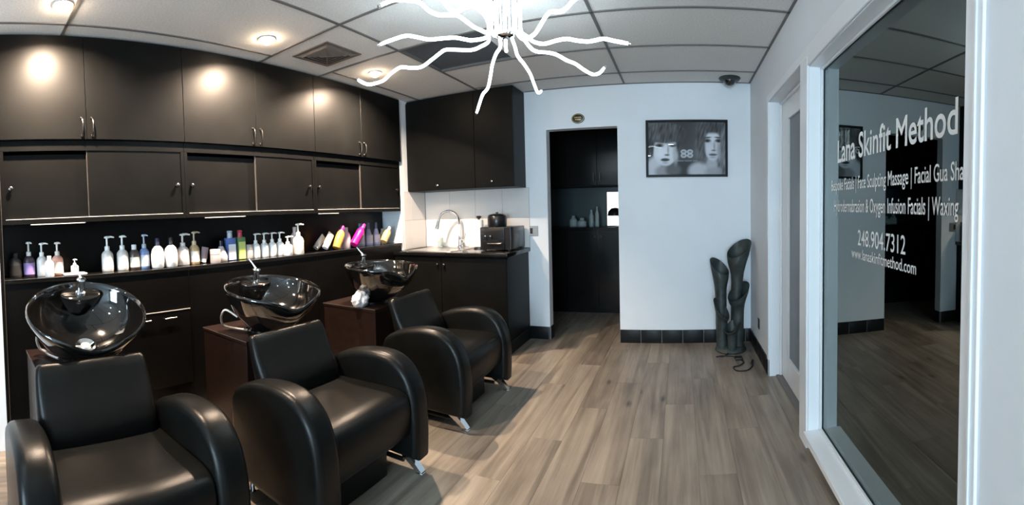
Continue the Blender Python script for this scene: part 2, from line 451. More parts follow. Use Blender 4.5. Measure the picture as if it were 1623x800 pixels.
def knob(root, p, axis='x', r=.014, mm='pewter'):
    M = Matrix.Rotation(pi / 2, 4, 'Y') if axis == 'x' else Matrix.Rotation(pi / 2, 4, 'X')
    return MB().lathe([(0, 0), (r * .55, 0), (r * .45, r * .7), (r, r * 1.1), (r * .95, r * 1.6), (r * .5, r * 1.9), (0, r * 1.95)], 16, p, M).build('knob', mm, root)
for b in range(3):
    y0, y1, ym = BAY[b], BAY[b + 1], MID[b]
    rt = thing('upper_cabinet', 'black two-door upper cabinet against the ceiling, ' + WHICH[b], 'cabinet', (XL, (y0 + y1) / 2, ZU), 'upper cabinets on the left wall', True)
    bx((-2.945, y0 + .001, ZU), (XL, y1 - .001, CE - .008)).build('body', 'laminate', rt, 0)
    for k, (a, c) in enumerate(((y0, ym), (ym, y1))):
        d = bx((XL + .001, a + .0015, ZU), (XU, c - .0015, CE - .012), .0015, 1).build('door', 'laminate', rt, 0)
        yh = ym - .032 if k == 0 else ym + .032
        pull(d, XU, yh, 1.805, 1.912)
    # sliding-door cabinet
    rt = thing('sliding_cabinet', 'black sliding-door wall cabinet above the bottle shelf, ' + WHICH[b], 'cabinet', (XL, (y0 + y1) / 2, ZN1), 'sliding cabinets on the left wall', True)
    m = MB()
    m.box((-2.945, y0 + .001, ZN1), (XL, y1 - .001, ZS0 - .002), .0015, 1); m.box((-2.945, y0 + .001, ZS1), (XL, y1 - .001, ZU - .002), .0015, 1)
    m.box((-2.945, y0 + .001, ZS0 - .002), (XL, y0 + .024, ZS1)); m.box((-2.945, y1 - .024, ZS0 - .002), (XL, y1 - .001, ZS1)); m.box((-2.945, y0 + .024, ZS0), (-2.93, y1 - .024, ZS1))
    m.build('carcass', 'laminate', rt)
    bx((XL - .002, y0 + .024, ZS1 - .003), (XL + .002, y1 - .024, ZS1 + .001)).build('track', 'laminate', rt, 0)
    bx((XL - .03, y0 + .024, ZS0 - .002), (XL + .001, y1 - .024, ZS0 + .0015)).build('track', 'pale_edge', rt, 0)
    d = bx((XL - .042, y0 + .026, ZS0 + .003), (XL - .026, ym + .02, ZS1 - .022)).build('sliding_door', 'laminate', rt, 0); knob(d, (XL - .026, y0 + .062, 1.505))
    d = bx((XL - .020, ym, ZS0 + .003), (XL - .004, y1 - .026, ZS1 - .004)).build('sliding_door', 'laminate', rt, 0); knob(d, (XL - .004, y1 - .062, 1.505))
    bx((XL - .020, ym - .0015, ZS0 + .003), (XL - .0035, ym, ZS1 - .004)).build('edge_strip', 'laminate_edge', rt, 0)
    ya = (y0 + .17, y0 + .14, y0 + .03)[b]; yb = ya + (.33, .33, .24)[b]
    bx((XL - .004, ya, ZN1 - .006), (XL + .003, yb, ZN1 - .001)).build('pale_strip', 'pale_edge', rt, 0)  # thin pale strip along part of the lower edge
# end panel and shelf niche, black wall panels below
rt = thing('bottle_shelf', 'long black recessed shelf niche holding the row of hair product bottles', 'shelf', (XL, 1.98, .90), None, True)
bx((-2.945, BAY[0], ZN0 - .025), (XL + .004, BAY[3], ZN0), .0015, 1).build('shelf_board', 'laminate_gloss', rt, 0)
bx((-2.90, BAY[0] + .002, ZN0), (-2.885, BAY[3] - .002, ZN1 - .001)).build('back_panel', 'black_panel', rt, 0)
bx((XL + .004, BAY[0], ZN0 - .0025), (XL + .0055, BAY[3], ZN0)).build('edge_strip', 'laminate_edge', rt, 0)
bx((-2.945, BAY[0] - .022, .0), (XL + .012, BAY[0] - .002, CE - .01), .001, 1).build('end_panel', 'laminate', rt, 0)
bx((XL + .010, BAY[0] - .004, .0), (XL + .0135, BAY[0] - .001, ZU)).build('edge_strip', 'laminate_edge', rt, 0)
rt = thing('wash_wall_panel', 'glossy black panelling below the bottle shelf with an access hatch', 'wall panel', (XL, 1.98, 0), None, True)
for a, c in zip(BAY, BAY[1:]):
    bx((-2.945, a + .001, .0), (XL - .006, c - .001, ZN0 - .026), .001, 1).build('panel', 'black_panel', rt, 0)
h_ = bx((XL - .006, .86, .215), (XL + .006, 1.395, .700), .002, 1).build('access_hatch', 'black_panel', rt, 0)
m = MB(); m.box((XL + .006, .86, .697), (XL + .009, 1.395, .701)); m.build('edge_strip', 'pale_edge', h_, 0)
for yy in (1.02, 1.20):
    MB().tube([(XL + .006, yy, .655), (XL + .022, yy + .005, .655), (XL + .022, yy + .085, .655), (XL + .006, yy + .09, .655)], .0045, 8).build('handle', 'pewter', h_)

# ================================================================== SINK CORNER
UX0, UX1, UY, UZ = XL + .004, -1.485, 3.885, 1.487
rt = thing('sink_upper_cabinet', 'black two-door wall cabinet hung above the sink', 'cabinet', (-2.07, 4.05, UZ), None, True)
bx((UX0, UY + .018, UZ), (UX1, YB - .002, CE - .01), .001, 1).build('body', 'laminate', rt, 0)
xm = -1.875
for k, (a, c) in enumerate(((UX0, xm), (xm, UX1))):
    d = bx((a + .0015, UY, UZ + .004), (c - .0015, UY + .017, CE - .03), .002, 1).build('door', 'laminate', rt, 0)
    knob(d, ((-2.28, UY, UZ + .045) if k == 0 else (-1.70, UY, UZ + .055)), 'y', .012, 'chrome')
BX0, BX1, BY = XL + .004, -1.475, 3.62
rt = thing('sink_base_cabinet', 'black base cabinet with paired doors under the sink worktop', 'cabinet', (-2.06, 3.9, 0), None, True)
m = MB(); m.box((BX0, BY + .02, .09), (BX0 + .018, YB - .002, .862)); m.box((BX1 - .018, BY + .02, .09), (BX1, YB - .002, .862)); m.box((BX0, YB - .014, .09), (BX1, YB - .002, .862)); m.box((BX0, BY + .02, .09), (BX1, YB - .002, .108)); m.box((BX0, BY + .02, .84), (BX1, BY + .045, .862)); m.box((BX0, BY + .07, 0), (BX1 - .002, YB - .002, .09)); m.build('body', 'laminate', rt, 0)
xm = -2.12
for k, (a, c) in enumerate(((BX0, xm), (xm, BX1))):
    d = bx((a + .002, BY, .095), (c - .002, BY + .019, .855), .002, 1).build('door', 'laminate', rt, 0)
    knob(d, ((xm - .035 if k == 0 else xm + .035), BY, .785), 'y', .013, 'black_plastic')
bx((BX1, BY + .02, .0), (BX1 + .006, YB - .012, .11), .001, 1).build('plinth_tile', 'base_tile', rt, 0)
WZ = .898
SX0, SX1, SY0, SY1 = -2.50, -2.06, 3.69, 4.09
rt = thing('worktop', 'glossy black worktop with a rolled front edge beside the doorway', 'worktop', (-2.06, 3.9, .862), None, True)
m = MB()
m.box((BX0, BY - .025, .863), (SX0, YB - .001, WZ), .004, 2); m.box((SX1, BY - .025, .863), (BX1 + .022, YB - .001, WZ), .004, 2)
m.box((SX0, BY - .025, .863), (SX1, SY0, WZ), .004, 2); m.box((SX0, SY1, .863), (SX1, YB - .001, WZ), .004, 2)
m.build('worktop_slab', 'laminate_gloss', rt)
# steel sink dropped into the cut-out
rt = thing('sink', 'stainless steel drop-in sink set in the black worktop', 'sink', (-2.26, 3.89, WZ - .15), None, True)
def rrect(x0, x1, y0, y1, r, z, n=5):
    out = []
    for cx, cy, a0 in ((x1 - r, y1 - r, 0), (x0 + r, y1 - r, 90), (x0 + r, y0 + r, 180), (x1 - r, y0 + r, 270)):
        for k in range(n + 1):
            a = R(a0 + 90 * k / n); out.append((cx + r * cos(a), cy + r * sin(a), z))
    return out
m = MB()
m.loft([rrect(SX0 - .03, SX1 + .03, SY0 - .03, SY1 + .10, .03, WZ + .0005), rrect(SX0 - .028, SX1 + .028, SY0 - .028, SY1 + .098, .03, WZ + .005),
        rrect(SX0 + .02, SX1 - .02, SY0 + .02, SY1 - .02, .05, WZ + .004), rrect(SX0 + .03, SX1 - .03, SY0 + .03, SY1 - .03, .06, WZ - .12), rrect(SX0 + .10, SX1 - .10, SY0 + .10, SY1 - .10, .06, WZ - .14)])
m.build('basin', 'brushed_steel', rt)
MB().lathe([(0, 0), (.035, 0), (.04, .003), (.03, .005), (0, .003)], 20, (-2.26, 3.89, WZ - .139)).build('drain', 'chrome', rt)
rt = thing('kitchen_faucet', 'tall chrome gooseneck faucet with pull-down spray head', 'faucet', (-2.19, 4.145, WZ), None, True)
fx, fy, fz = -2.19, 4.145, WZ + .005
m = MB(); m.lathe([(0, 0), (.030, 0), (.030, .012), (.022, .02), (.021, .10), (.017, .115), (0, .115)], 20, (fx, fy, fz)); m.build('base', 'chrome', rt)
m = MB(); pth = spline([(fx, fy, fz + .10), (fx, fy, fz + .25), (fx - .02, fy - .025, fz + .335), (fx - .08, fy - .07, fz + .375), (fx - .145, fy - .115, fz + .345), (fx - .17, fy - .135, fz + .28)], 8)
m.tube(pth, .0125, 12); m.build('spout', 'chrome', rt)
MB().tube([(fx - .168, fy - .134, fz + .285), (fx - .176, fy - .14, fz + .25), (fx - .186, fy - .148, fz + .195)], [.016, .019, .024], 14).build('spray_head', 'chrome', rt)
m = MB(); m.tube([(fx, fy, fz + .06), (fx + .045, fy - .01, fz + .065)], .014, 12); m.tube([(fx + .04, fy - .01, fz + .065), (fx + .075, fy - .02, fz + .15)], [.008, .005], 8); m.build('lever', 'chrome', rt)
rt = thing('soap_glass', 'small clear glass tumbler behind the sink basin', 'glass', (-2.42, 4.13, WZ + .005), None, True)
MB().lathe([(0, .002), (.027, .002), (.032, .10), (.029, .10), (.025, .008), (0, .008)], 20, (-2.42, 4.13, WZ + .005)).build('tumbler', 'clear_glass', rt)
# backsplash, tile by tile
bs = struct(bx((XL + .0005, YB - .003, WZ), (UX1 + .03, YB, UZ)).build('trim_3', 'grout', smooth=0))
xs = [XL + .012 + k * .3 for k in range(5)]; xs[-1] = UX1 + .03
for a, c in zip(xs, xs[1:]):
    for z0, z1 in ((WZ + .001, 1.195), (1.195, UZ - .001)):
        bx((a + .001, YB - .009, z0 + .001), (c - .001, YB - .003, z1 - .001), .001, 1).build('tile', 'backsplash_tile', bs, 0)
bs2 = struct(bx((XL, 3.80, WZ), (XL + .003, YB - .009, UZ)).build('trim_4', 'grout', smooth=0))
for a, c in ((3.80, 3.93), (3.93, YB - .010)):
    for z0, z1 in ((WZ + .001, 1.195), (1.195, UZ - .001)):
        bx((XL + .003, a + .001, z0 + .001), (XL + .009, c - .001, z1 - .001), .001, 1).build('tile', 'backsplash_tile', bs2, 0)
# paper towel roll on a holder
px, py = -1.945, 4.09
rt = thing('paper_towel_holder', 'black upright paper towel holder on the worktop beside the microwave', 'holder', (px, py, WZ), None, True)
MB().lathe([(0, 0), (.056, 0), (.056, .012), (.045, .018), (0, .018)], 24, (px, py, WZ)).build('base', 'pewter', rt)
m = MB(); m.tube([(px, py, WZ + .015), (px, py, WZ + .30)], .008, 10); m.lathe([(0, 0), (.014, .004), (.026, .022), (.028, .03), (.018, .036), (0, .038)], 16, (px, py, WZ + .288)); m.build('post', 'black_plastic', rt)
tag(MB().lathe([(.02, 0), (.046, 0), (.046, .265), (.02, .265), (.02, 0)], 28, (px, py, WZ + .019)).build('paper_towel_roll', 'paper'), 'white paper towel roll standing on its holder by the sink', 'paper towel')
# microwave
MX0, MX1, MY0, MY1, MZ1 = -1.80, -1.50, 3.80, 4.18, 1.118
rt = thing('microwave', 'small black microwave oven on the worktop under the wall cabinet', 'microwave', (-1.64, 3.99, WZ), None, True)
bx((MX0, MY0 + .02, WZ + .012), (MX1, MY1, MZ1), .006, 2).build('body', 'black_plastic', rt)
d = bx((MX0 + .002, MY0, WZ + .014), (MX1 - .055, MY0 + .019, MZ1 - .004), .003, 1).build('door', 'black_dome', rt)
MB().tube([(MX0 + .08, MY0 - .002, WZ + .07), (MX0 + .08, MY0 - .016, WZ + .07), (MX1 - .09, MY0 - .016, WZ + .07), (MX1 - .09, MY0 - .002, WZ + .07)], .005, 8).build('handle', 'chrome', d)
bx((MX1 - .053, MY0, WZ + .014), (MX1 - .002, MY0 + .019, MZ1 - .004), .002, 1).build('control_panel', 'black_plastic', rt)
for k in range(2): knob(rt, (MX0 + .06 + k * .05, MY0, WZ + .135), 'y', .012, 'pewter')
for a in ((MX0 + .03, MY0 + .05), (MX1 - .03, MY0 + .05), (MX0 + .03, MY1 - .04), (MX1 - .03, MY1 - .04)):
    MB().lathe([(0, 0), (.012, 0), (.012, .012), (0, .012)], 10, (a[0], a[1], WZ)).build('foot', 'black_plastic', rt)
rt = thing('slow_cooker', 'round black lidded pot standing on top of the microwave', 'pot', (-1.71, 3.98, MZ1), None, True)
MB().lathe([(0, 0), (.085, 0), (.092, .01), (.092, .095), (.088, .10), (0, .10)], 28, (-1.70, 3.98, MZ1)).build('body', 'black_plastic', rt)
MB().lathe([(0, .012), (.088, 0), (.09, .004), (.08, .014), (.03, .024), (.012, .026), (.014, .036), (0, .038)], 28, (-1.70, 3.98, MZ1 + .1)).build('lid', 'black_dome', rt)
rt = thing('switch_plate', 'brushed metal switch plate on the wall between the microwave and doorway', 'switch plate', (-1.418, YB, 1.06), None, True)
bx((-1.468, YB - .006, 1.012), (-1.370, YB - .0005, 1.112), .002, 1).build('plate', 'steel_plate', rt)
bx((-1.452, YB - .009, 1.035), (-1.424, YB - .006, 1.09), .001, 1).build('rocker', 'outlet_black', rt); bx((-1.414, YB - .009, 1.035), (-1.386, YB - .006, 1.09), .001, 1).build('rocker', 'steel_plate', rt)

# ================================================================== WASH UNITS: pedestal, basin, chair
def leather_chair():
    rt = thing('shampoo_chair', 'x', 'chair', (0, 0, 0), 'black leather salon wash chairs')
    prof2 = spline([(-.245, 0, .10), (-.262, 0, .25), (-.268, 0, .40), (-.245, 0, .485), (-.17, 0, .535), (-.05, 0, .568), (.08, 0, .580), (.18, 0, .562), (.255, 0, .505), (.298, 0, .42), (.315, 0, .32), (.318, 0, .20), (.312, 0, .085)], 4)
    poly = [(p.x, p.z) for p in prof2]
    for s in (-1, 1):
        a, b = s * .252, s * .380
        ar = MB().prism(poly, 'y', min(a, b), max(a, b), .034, 4).build('armrest', 'leather', rt, 60)
        m = MB()
        ins = [Vector((p.x, 0, p.z)) for p in prof2]
        for yy in (a + s * .020, b - s * .020):
            cen = Vector((.03, 0, .28))
            m.tube([Vector((p.x, yy, p.z)) + (Vector((p.x, 0, p.z)) - cen).normalized() * (-.0085) for p in ins], .0040, 6)
        m.build('welt', 'leather_welt', ar)
    # seat block with a waterfall front
    sp = spline([(-.24, 0, .20), (-.25, 0, .34), (-.235, 0, .405), (-.19, 0, .418), (-.02, 0, .424), (.16, 0, .430), (.235, 0, .424), (.278, 0, .398), (.292, 0, .34), (.288, 0, .27), (.275, 0, .215), (.25, 0, .195)], 4)
    MB().prism([(p.x, p.z) for p in sp], 'y', -.2515, .2515, .012, 3).build('seat', 'leather', rt, 60)
    # backrest: lofted rounded slab leaning back
    rings = []
    def rr(w, t, n=6, r=None):
        r = r or t * .48; o = []
        for cx, cy, a0 in ((t / 2 - r, w / 2 - r, 0), (-t / 2 + r, w / 2 - r, 90), (-t / 2 + r, -w / 2 + r, 180), (t / 2 - r, -w / 2 + r, 270)):
            for k in range(n + 1):
                a = R(a0 + 90 * k / n); o.append((cx + r * cos(a), cy + r * sin(a)))
        return o
    for x, z, wd, t in ((-.205, .33, .50, .11), (-.195, .42, .502, .125), (-.205, .47, .502, .12), (-.228, .53, .50, .095), (-.255, .60, .495, .07), (-.277, .66, .487, .058), (-.286, .685, .478, .052), (-.290, .698, .462, .040), (-.291, .703, .440, .022)):
        rings.append([(x + p[0], p[1], z + p[0] * .25) for p in rr(wd, t)])
    MB().loft(rings).build('backrest', 'leather', rt, 60)
    bx((-.235, -.215, 0.002), (.165, .215, .21), .006, 2).build('plinth', 'black_panel', rt)
    for s in (-1, 1):
        m = MB(); y = s * .316
        m.loft([[(.175, y - .022, .088), (.235, y - .022, .088), (.235, y + .022, .088), (.175, y + .022, .088)],
                [(.235, y - .020, .045), (.275, y - .020, .045), (.275, y + .020, .045), (.235, y + .020, .045)],
                [(.275, y - .018, .010), (.305, y - .018, .012), (.305, y + .018, .012), (.275, y + .018, .010)]])
        m.box((.268, y - .020, 0), (.312, y + .020, .010), .003, 1)
        m.build('front_leg', 'chrome', rt)
        m = MB(); m.lathe([(0, 0), (.017, 0), (.02, .006), (.013, .014), (.012, .10), (0, .10)], 14, (-.225, s * .30, 0)); m.build('rear_foot', 'chrome', rt)
        MB().tube([(-.215, s * .30, .055), (.20, s * .305, .050)], .012, 8).build('under_rail', 'black_plastic', rt)
    return rt
CH = [('black leather wash chair at the left edge, cut by the frame bottom', (-1.575, .50)), ('black leather wash chair in the middle of the three', (-1.50, 1.495)), ('black leather wash chair farthest back, beside the sink cabinet', (-1.50, 2.615))]
ch0 = leather_chair()
for k, (lb, (cx, cy)) in enumerate(CH):
    c = ch0 if k == 0 else copy_tree(ch0)
    c.location = (cx, cy, 0); c['label'] = lb

def pedestal(x0, x1, y0, y1, z, lb):
    rt = thing('wash_pedestal', lb, 'pedestal', ((x0 + x1) / 2, (y0 + y1) / 2, 0), 'brown wash basin pedestals', True)
    bx((x0, y0, .0), (x1, y1, z - .02), .002, 1).build('body', 'brown_panel', rt, 0)
    bx((x0 - .004, y0 - .004, z - .02), (x1 + .004, y1 + .004, z), .003, 2).build('top', 'brown_panel', rt, 0)
    m = MB(); m.box((x0 - .0045, y0 - .0055, z - .004), (x1 + .0045, y0 - .004, z - .001)); m.build('edge_strip', 'laminate_edge', rt, 0)
PZ = .62
PED = [(-2.42, -1.97, .30, .72), (-2.42, -1.97, 1.365, 1.80), (-2.42, -1.93, 2.395, 2.85)]
for q, lb in zip(PED, ('dark brown pedestal hidden behind the nearest wash chair', 'dark brown wooden pedestal under the middle wash basin', 'dark brown wooden pedestal with a white cloth lying on top')):
    pedestal(*q, PZ, lb)

def basin(cx, cy, tilt, lb, zc=.865, hose=False, yaw=0.):
    """black oval back-wash basin on a stem; rim centre at height zc, front lip (neck rest) towards +x"""
    rt = thing('wash_basin', lb, 'wash basin', (cx - .12, cy, PZ), 'black wash basins', True)
    NS = 48
    def ring(s, z, dx=0., notch=0., add=0.):
        o = []
        for k in range(NS):
            t = 2 * pi * k / NS
            a, b = .262, .285
            x = a * cos(t); y = b * sin(t)
            if x < 0: x *= 1.0 ; y *= 1.0
            g = math.exp(-(min(t, 2 * pi - t) / .42) ** 2)
            o.append((dx + (x * s) - g * notch * .035 + add * cos(t), y * s + add * sin(t), z - g * notch * .062))
        return o
    prof = [(.22, -.245, -.02, 0), (.34, -.235, -.02, 0), (.52, -.200, -.015, .1), (.74, -.135, -.01, .3), (.90, -.062, 0, .7), (.975, -.018, 0, 1), (1.0, 0, 0, 1), (.995, .010, 0, 1), (.975, .014, 0, 1),
            (.950, .009, 0, 1), (.930, -.006, 0, 1), (.90, -.040, .004, .8), (.82, -.085, .012, .5), (.66, -.128, .022, .2), (.45, -.156, .035, 0), (.22, -.168, .045, 0), (.10, -.172, .05, 0)]
    Mt = Matrix.Translation((cx, cy, zc)) @ Matrix.Rotation(R(yaw), 4, 'Z') @ Matrix.Rotation(R(tilt), 4, 'Y')
    bo = MB().loft([ring(s, z, dx, n) for s, z, dx, n in prof], M=Mt).build('bowl', 'black_ceramic', rt, 70)
    m = MB(); m.lathe([(.020, -.004), (.038, 0), (.049, .004), (.051, .008), (.042, .011), (.030, .004), (.020, -.002)], 24, (.03, 0, -.168)); m.xform(Mt); m.build('drain_ring', 'chrome', bo)
    m = MB(); m.lathe([(0, -.001), (.026, -.001), (.022, .003), (0, .003)], 20, (.03, 0, -.168)); m.xform(Mt); m.build('strainer', 'brushed_steel', bo)
    # faucet deck and mixer
    m = MB(); dk = []
    for s, z in ((.55, -.11), (.92, -.05), (1.0, -.022), (.97, -.014), (.86, -.010)):
        dk.append([(-.185 + .062 * s * cos(2 * pi * k / 24), .02 + .105 * s * sin(2 * pi * k / 24), z) for k in range(24)])
    m.loft(dk); m.xform(Mt); m.build('faucet_deck', 'black_ceramic', bo)
    m = MB(); m.lathe([(0, -.012), (.026, -.012), (.026, -.002), (.019, .004), (.018, .052), (.023, .056), (.024, .066), (.018, .074), (0, .076)], 20, (-.188, .02, 0))
    fa = m.xform(Mt).build('mixer_tap', 'chrome', bo)
    m = MB(); m.tube([(-.19, .02, .07), (-.215, .008, .098), (-.235, -.004, .122)], [.0075, .006, .0075], 10); m.xform(Mt); m.build('lever', 'chrome', fa) if False else m.build('lever', 'chrome', bo)
    # stem between the basin and the pedestal
    M0 = Mt @ Vector((-.02, 0, -.215)); st = []
    for s, z, t in ((.105, PZ + .001, 0), (.105, PZ + .010, 0), (.075, PZ + .022, .0), (.062, PZ + .05, .3), (.070, None, 1)):
        zz = z if z is not None else M0.z
        bxx = cx - .10; xx = bxx + (M0.x - bxx) * t
        st.append([(xx + s * cos(2 * pi * k / 24), cy + s * sin(2 * pi * k / 24), max(zz, PZ + .001)) for k in range(24)])
    MB().loft(st).build('stem', 'black_ceramic', rt)
    if hose:
        m = MB(); x0, y0 = cx - .20, cy - .20
        m.tube(spline([(cx - .16, cy - .14, zc - .16), (cx - .21, cy - .185, zc - .12), (x0 - .03, y0 - .005, PZ + .09), (x0 - .045, y0 + .01, PZ + .035), (x0 - .03, y0 + .035, PZ + .021), (x0 + .04, y0 + .045, PZ + .021), (cx - .08, cy - .125, PZ + .021)], 8), .0065, 8)
        m.build('hose', 'steel_plate', rt)
    return rt
basin(-2.055, .54, 24, 'black ceramic wash basin nearest the camera, tipped steeply forward', hose=True)
basin(-2.02, 1.595, 10, 'black ceramic wash basin in the middle, on the pedestal with a hose', hose=True)
basin(-2.04, 2.62, 3, 'black ceramic wash basin farthest back, seen nearly edge-on', zc=.885)
# crumpled cloth
m = MB(); t = bmesh.new(); bmesh.ops.create_icosphere(t, subdivisions=4, radius=1.0)
from mathutils import noise as mn
for v in t.verts:
    n = mn.fractal(v.co * 2.2, .8, 2.0, 4); v.co *= (1 + .30 * n)
    v.co = Vector((v.co.x * .055, v.co.y * .058, max(v.co.z, -.8) * .062 + .05))
m._take(t, Matrix.Translation((-2.085, 2.425, PZ))); o = m.build('crumpled_towel', 'cotton', None, 0); o.data.shade_smooth()
tag(o, 'crumpled white cloth lying on the farthest brown pedestal', 'cloth')

# ================================================================== BOTTLES ON THE SHELF
def bottle(y, h, r, col, label, kind='pump', capcol=(.80, .80, .78), lab=None, x=-2.765, tilt=0., depth=None, nozzle=(1, .3), lying=None, cat='bottle', trans=0., face=None):
    """h: full height, r: half width. kinds: pump, cap, cone, box, oval, jar, tube"""
    y *= x / -2.72
    rt = thing({'pump': 'pump_bottle', 'cap': 'capped_bottle', 'cone': 'cone_bottle', 'box': 'square_bottle', 'oval': 'oval_bottle', 'jar': 'jar', 'tube': 'squeeze_tube'}[kind], label, cat, (x, y, ZN0 + .0005), 'hair product bottles on the shelf')
    bm_ = cmat(col, .3, trans); cm_ = cmat(capcol, .35)
    if kind == 'pump':
        hb = h * .60
        b = MB().lathe([(0, 0), (r * .92, 0), (r, hb * .04), (r, hb * .72), (r * .93, hb * .83), (r * .66, hb * .93), (r * .36, hb * .985), (r * .34, hb), (0, hb)], 20).build('body', bm_, rt)
        MB().lathe([(0, hb - .002), (r * .42, hb - .002), (r * .42, hb + h * .10), (r * .3, hb + h * .115), (0, hb + h * .115)], 16).build('collar', cm_, rt)
        m = MB(); zt = h * .94
        m.tube([(0, 0, hb + h * .10), (0, 0, zt)], r * .17, 10)
        m.lathe([(0, 0), (r * .42, 0), (r * .45, h * .03), (r * .36, h * .055), (0, h * .06)], 14, (0, 0, zt - .002))
        nx, ny = nozzle; l = math.hypot(nx, ny); d = Vector((nx / l, ny / l, 0)) * r * 1.25
        m.tube([(0, 0, zt + h * .028), tuple(d * .6 + Vector((0, 0, zt + h * .03))), tuple(d + Vector((0, 0, zt + h * .008)))], [r * .17, r * .15, r * .11], 8)
        m.build('pump', cm_, rt)
        z0, z1, rr_ = hb * .12, hb * .66, r
    elif kind in ('cap', 'oval', 'cone'):
        hb = h * {'cap': .80, 'oval': .74, 'cone': .72}[kind]
        pr = {'cap': [(0, 0), (.94, 0), (1, .03), (1, .70), (.9, .85), (.6, .96), (.45, 1), (0, 1)],
              'oval': [(0, 0), (.80, 0), (.92, .04), (1, .35), (.98, .62), (.82, .85), (.5, .97), (.3, 1), (0, 1)],
              'cone': [(0, 0), (.95, 0), (1, .03), (1, .35), (.6, .8), (.36, 1), (0, 1)]}[kind]
        b = MB().lathe([(r * a, hb * z) for a, z in pr], 22).build('body', bm_, rt)
        q = {'cap': .46, 'oval': .34, 'cone': .34}[kind]
        MB().lathe([(0, hb - .001), (r * q, hb - .001), (r * q, h * .985), (r * q * .85, h), (0, h)], 16).build('cap', cm_, rt)
        z0, z1, rr_ = hb * .12, hb * .62, r
    elif kind == 'box':
        hb = h * .76
        b = bx((-r * .8, -r, 0), (r * .8, r, hb), r * .18, 2).build('body', bm_, rt)
        MB().lathe([(0, hb - .001), (r * .55, hb - .001), (r * .5, h * .93), (r * .62, h * .95), (r * .5, h), (0, h)], 14).build('cap', cm_, rt)
        if lab: bx((r * .8, -r * .86, hb * .04), (r * .8 + .0012, r * .86, hb * (face or .7))).build('label', cmat(lab, .5), b, 0)
        lab = None
    elif kind == 'jar':
        b = MB().lathe([(0, 0), (r * .95, 0), (r, h * .04), (r, h * .60), (r * .96, h * .64), (0, h * .64)], 20).build('body', bm_, rt)
        MB().lathe([(0, h * .65), (r * 1.02, h * .65), (r * 1.02, h * .97), (r * .95, h), (0, h)], 20).build('lid', cm_, rt)
    elif kind == 'tube':
        hb = h * .75; rings = []
        for s in (0, .25, .5, .75, 1):
            a_, b_ = r * (1 - .15 * s), r * (.8 - .7 * s)
            rings.append([(b_ * cos(2 * pi * k / 20), a_ * sin(2 * pi * k / 20) * (1 + .25 * s), h * .22 + hb * s) for k in range(20)])
        b = MB().loft(rings).build('body', bm_, rt)
        MB().lathe([(0, 0), (r * .80, 0), (r * .82, h * .21), (0, h * .215)], 18).build('cap', cm_, rt)
    if lab and kind in ('pump', 'cap', 'oval', 'cone'):
        m = MB(); ring = []
        for zz in (z0, z1):
            ring.append([(rr_ * 1.012 * cos(R(a)), rr_ * 1.012 * sin(R(a)), zz) for a in range(-75, 76, 15)])
        t = bmesh.new(); A = [t.verts.new(p) for p in ring[0]]; B = [t.verts.new(p) for p in ring[1]]
        for k in range(len(A) - 1): t.faces.new((A[k], A[k + 1], B[k + 1], B[k]))
        m._take(t); m.build('label', cmat(lab, .5), b)
    if depth is not None: rt.location.x = depth
    if lying is not None:
        ang, dz = lying; rt.rotation_euler = (R(ang), 0, 0); rt.location.z = ZN0 + dz
    return rt
WH = (.80, .80, .79); BK = (.012, .012, .014); CR = (.72, .68, .62)
bottle(.290, .150, .040, (.045, .042, .045), 'dark grey bottle without a pump, first on the shelf from the left', 'cap', BK, lab=(.02, .02, .02))
bottle(.373, .215, .036, (.05, .035, .05), 'dark pump bottle with a violet label', 'pump', lab=(.30, .22, .50))
bottle(.452, .205, .034, (.70, .67, .64), 'pale grey pump bottle between the violet-labelled and the pink bottle', 'pump', nozzle=(.4, 1))
bottle(.497, .125, .028, WH, 'short white bottle standing in front of the pale grey pump bottle', 'cap', WH, x=-2.685)
bottle(.548, .205, .036, (.75, .42, .34), 'salmon pink pump bottle with white front', 'pump', (.66, .62, .58), lab=(.85, .82, .80))
o = tag(bx((-2.75, .58, ZN0 + .0005), (-2.67, .72, ZN0 + .012), .004, 2).build('soap_tray', 'white_plastic'), 'small flat white tray on the left part of the shelf', 'tray')
q = bottle(.655, .085, .024, WH, 'tiny white pump sitting on the flat tray', 'pump', x=-2.695); q.location.z = ZN0 + .0125
bottle(.868, .225, .038, (.66, .62, .58), 'beige-white pump bottle, left one of the tall pair after the gap', 'pump', WH, lab=WH, nozzle=(.3, 1))
bottle(.968, .225, .038, (.66, .62, .58), 'beige-white pump bottle, right one of the tall pair after the gap', 'pump', WH, lab=WH)
bottle(1.048, .160, .036, (.06, .045, .04), 'dark brown bottle with white cap and cream label', 'cap', WH, lab=(.55, .52, .48))
bottle(1.118, .225, .034, (.16, .24, .45), 'slate blue pump bottle with pale lower label', 'pump', (.40, .45, .55), lab=(.60, .64, .70))
bottle(1.212, .195, .044, WH, 'rounded white bottle with dark cap, left of two', 'oval', (.02, .022, .05), x=-2.715)
bottle(1.308, .195, .046, WH, 'rounded white bottle with dark cap, right of two', 'oval', BK, x=-2.715)
bottle(1.398, .215, .044, (.80, .76, .75), 'broad white pump bottle left of the amber pump', 'pump', (.72, .70, .68), nozzle=(.2, 1))
bottle(1.486, .225, .036, (.48, .33, .17), 'amber tan pump bottle with a white label', 'pump', (.55, .44, .28), lab=(.85, .80, .70), nozzle=(.2, 1))
bottle(1.552, .110, .026, (.32, .24, .26), 'small mauve tube leaning back beside the amber pump', 'tube', WH, lying=(-12, .006))
bottle(1.652, .095, .036, (.42, .37, .36), 'squat taupe jar left of the blue square bottle', 'jar', (.50, .45, .44), x=-2.69)
bottle(1.702, .150, .044, (.50, .49, .50), 'grey cone-shaped bottle with black tip', 'cone', BK, lab=None, x=-2.76)
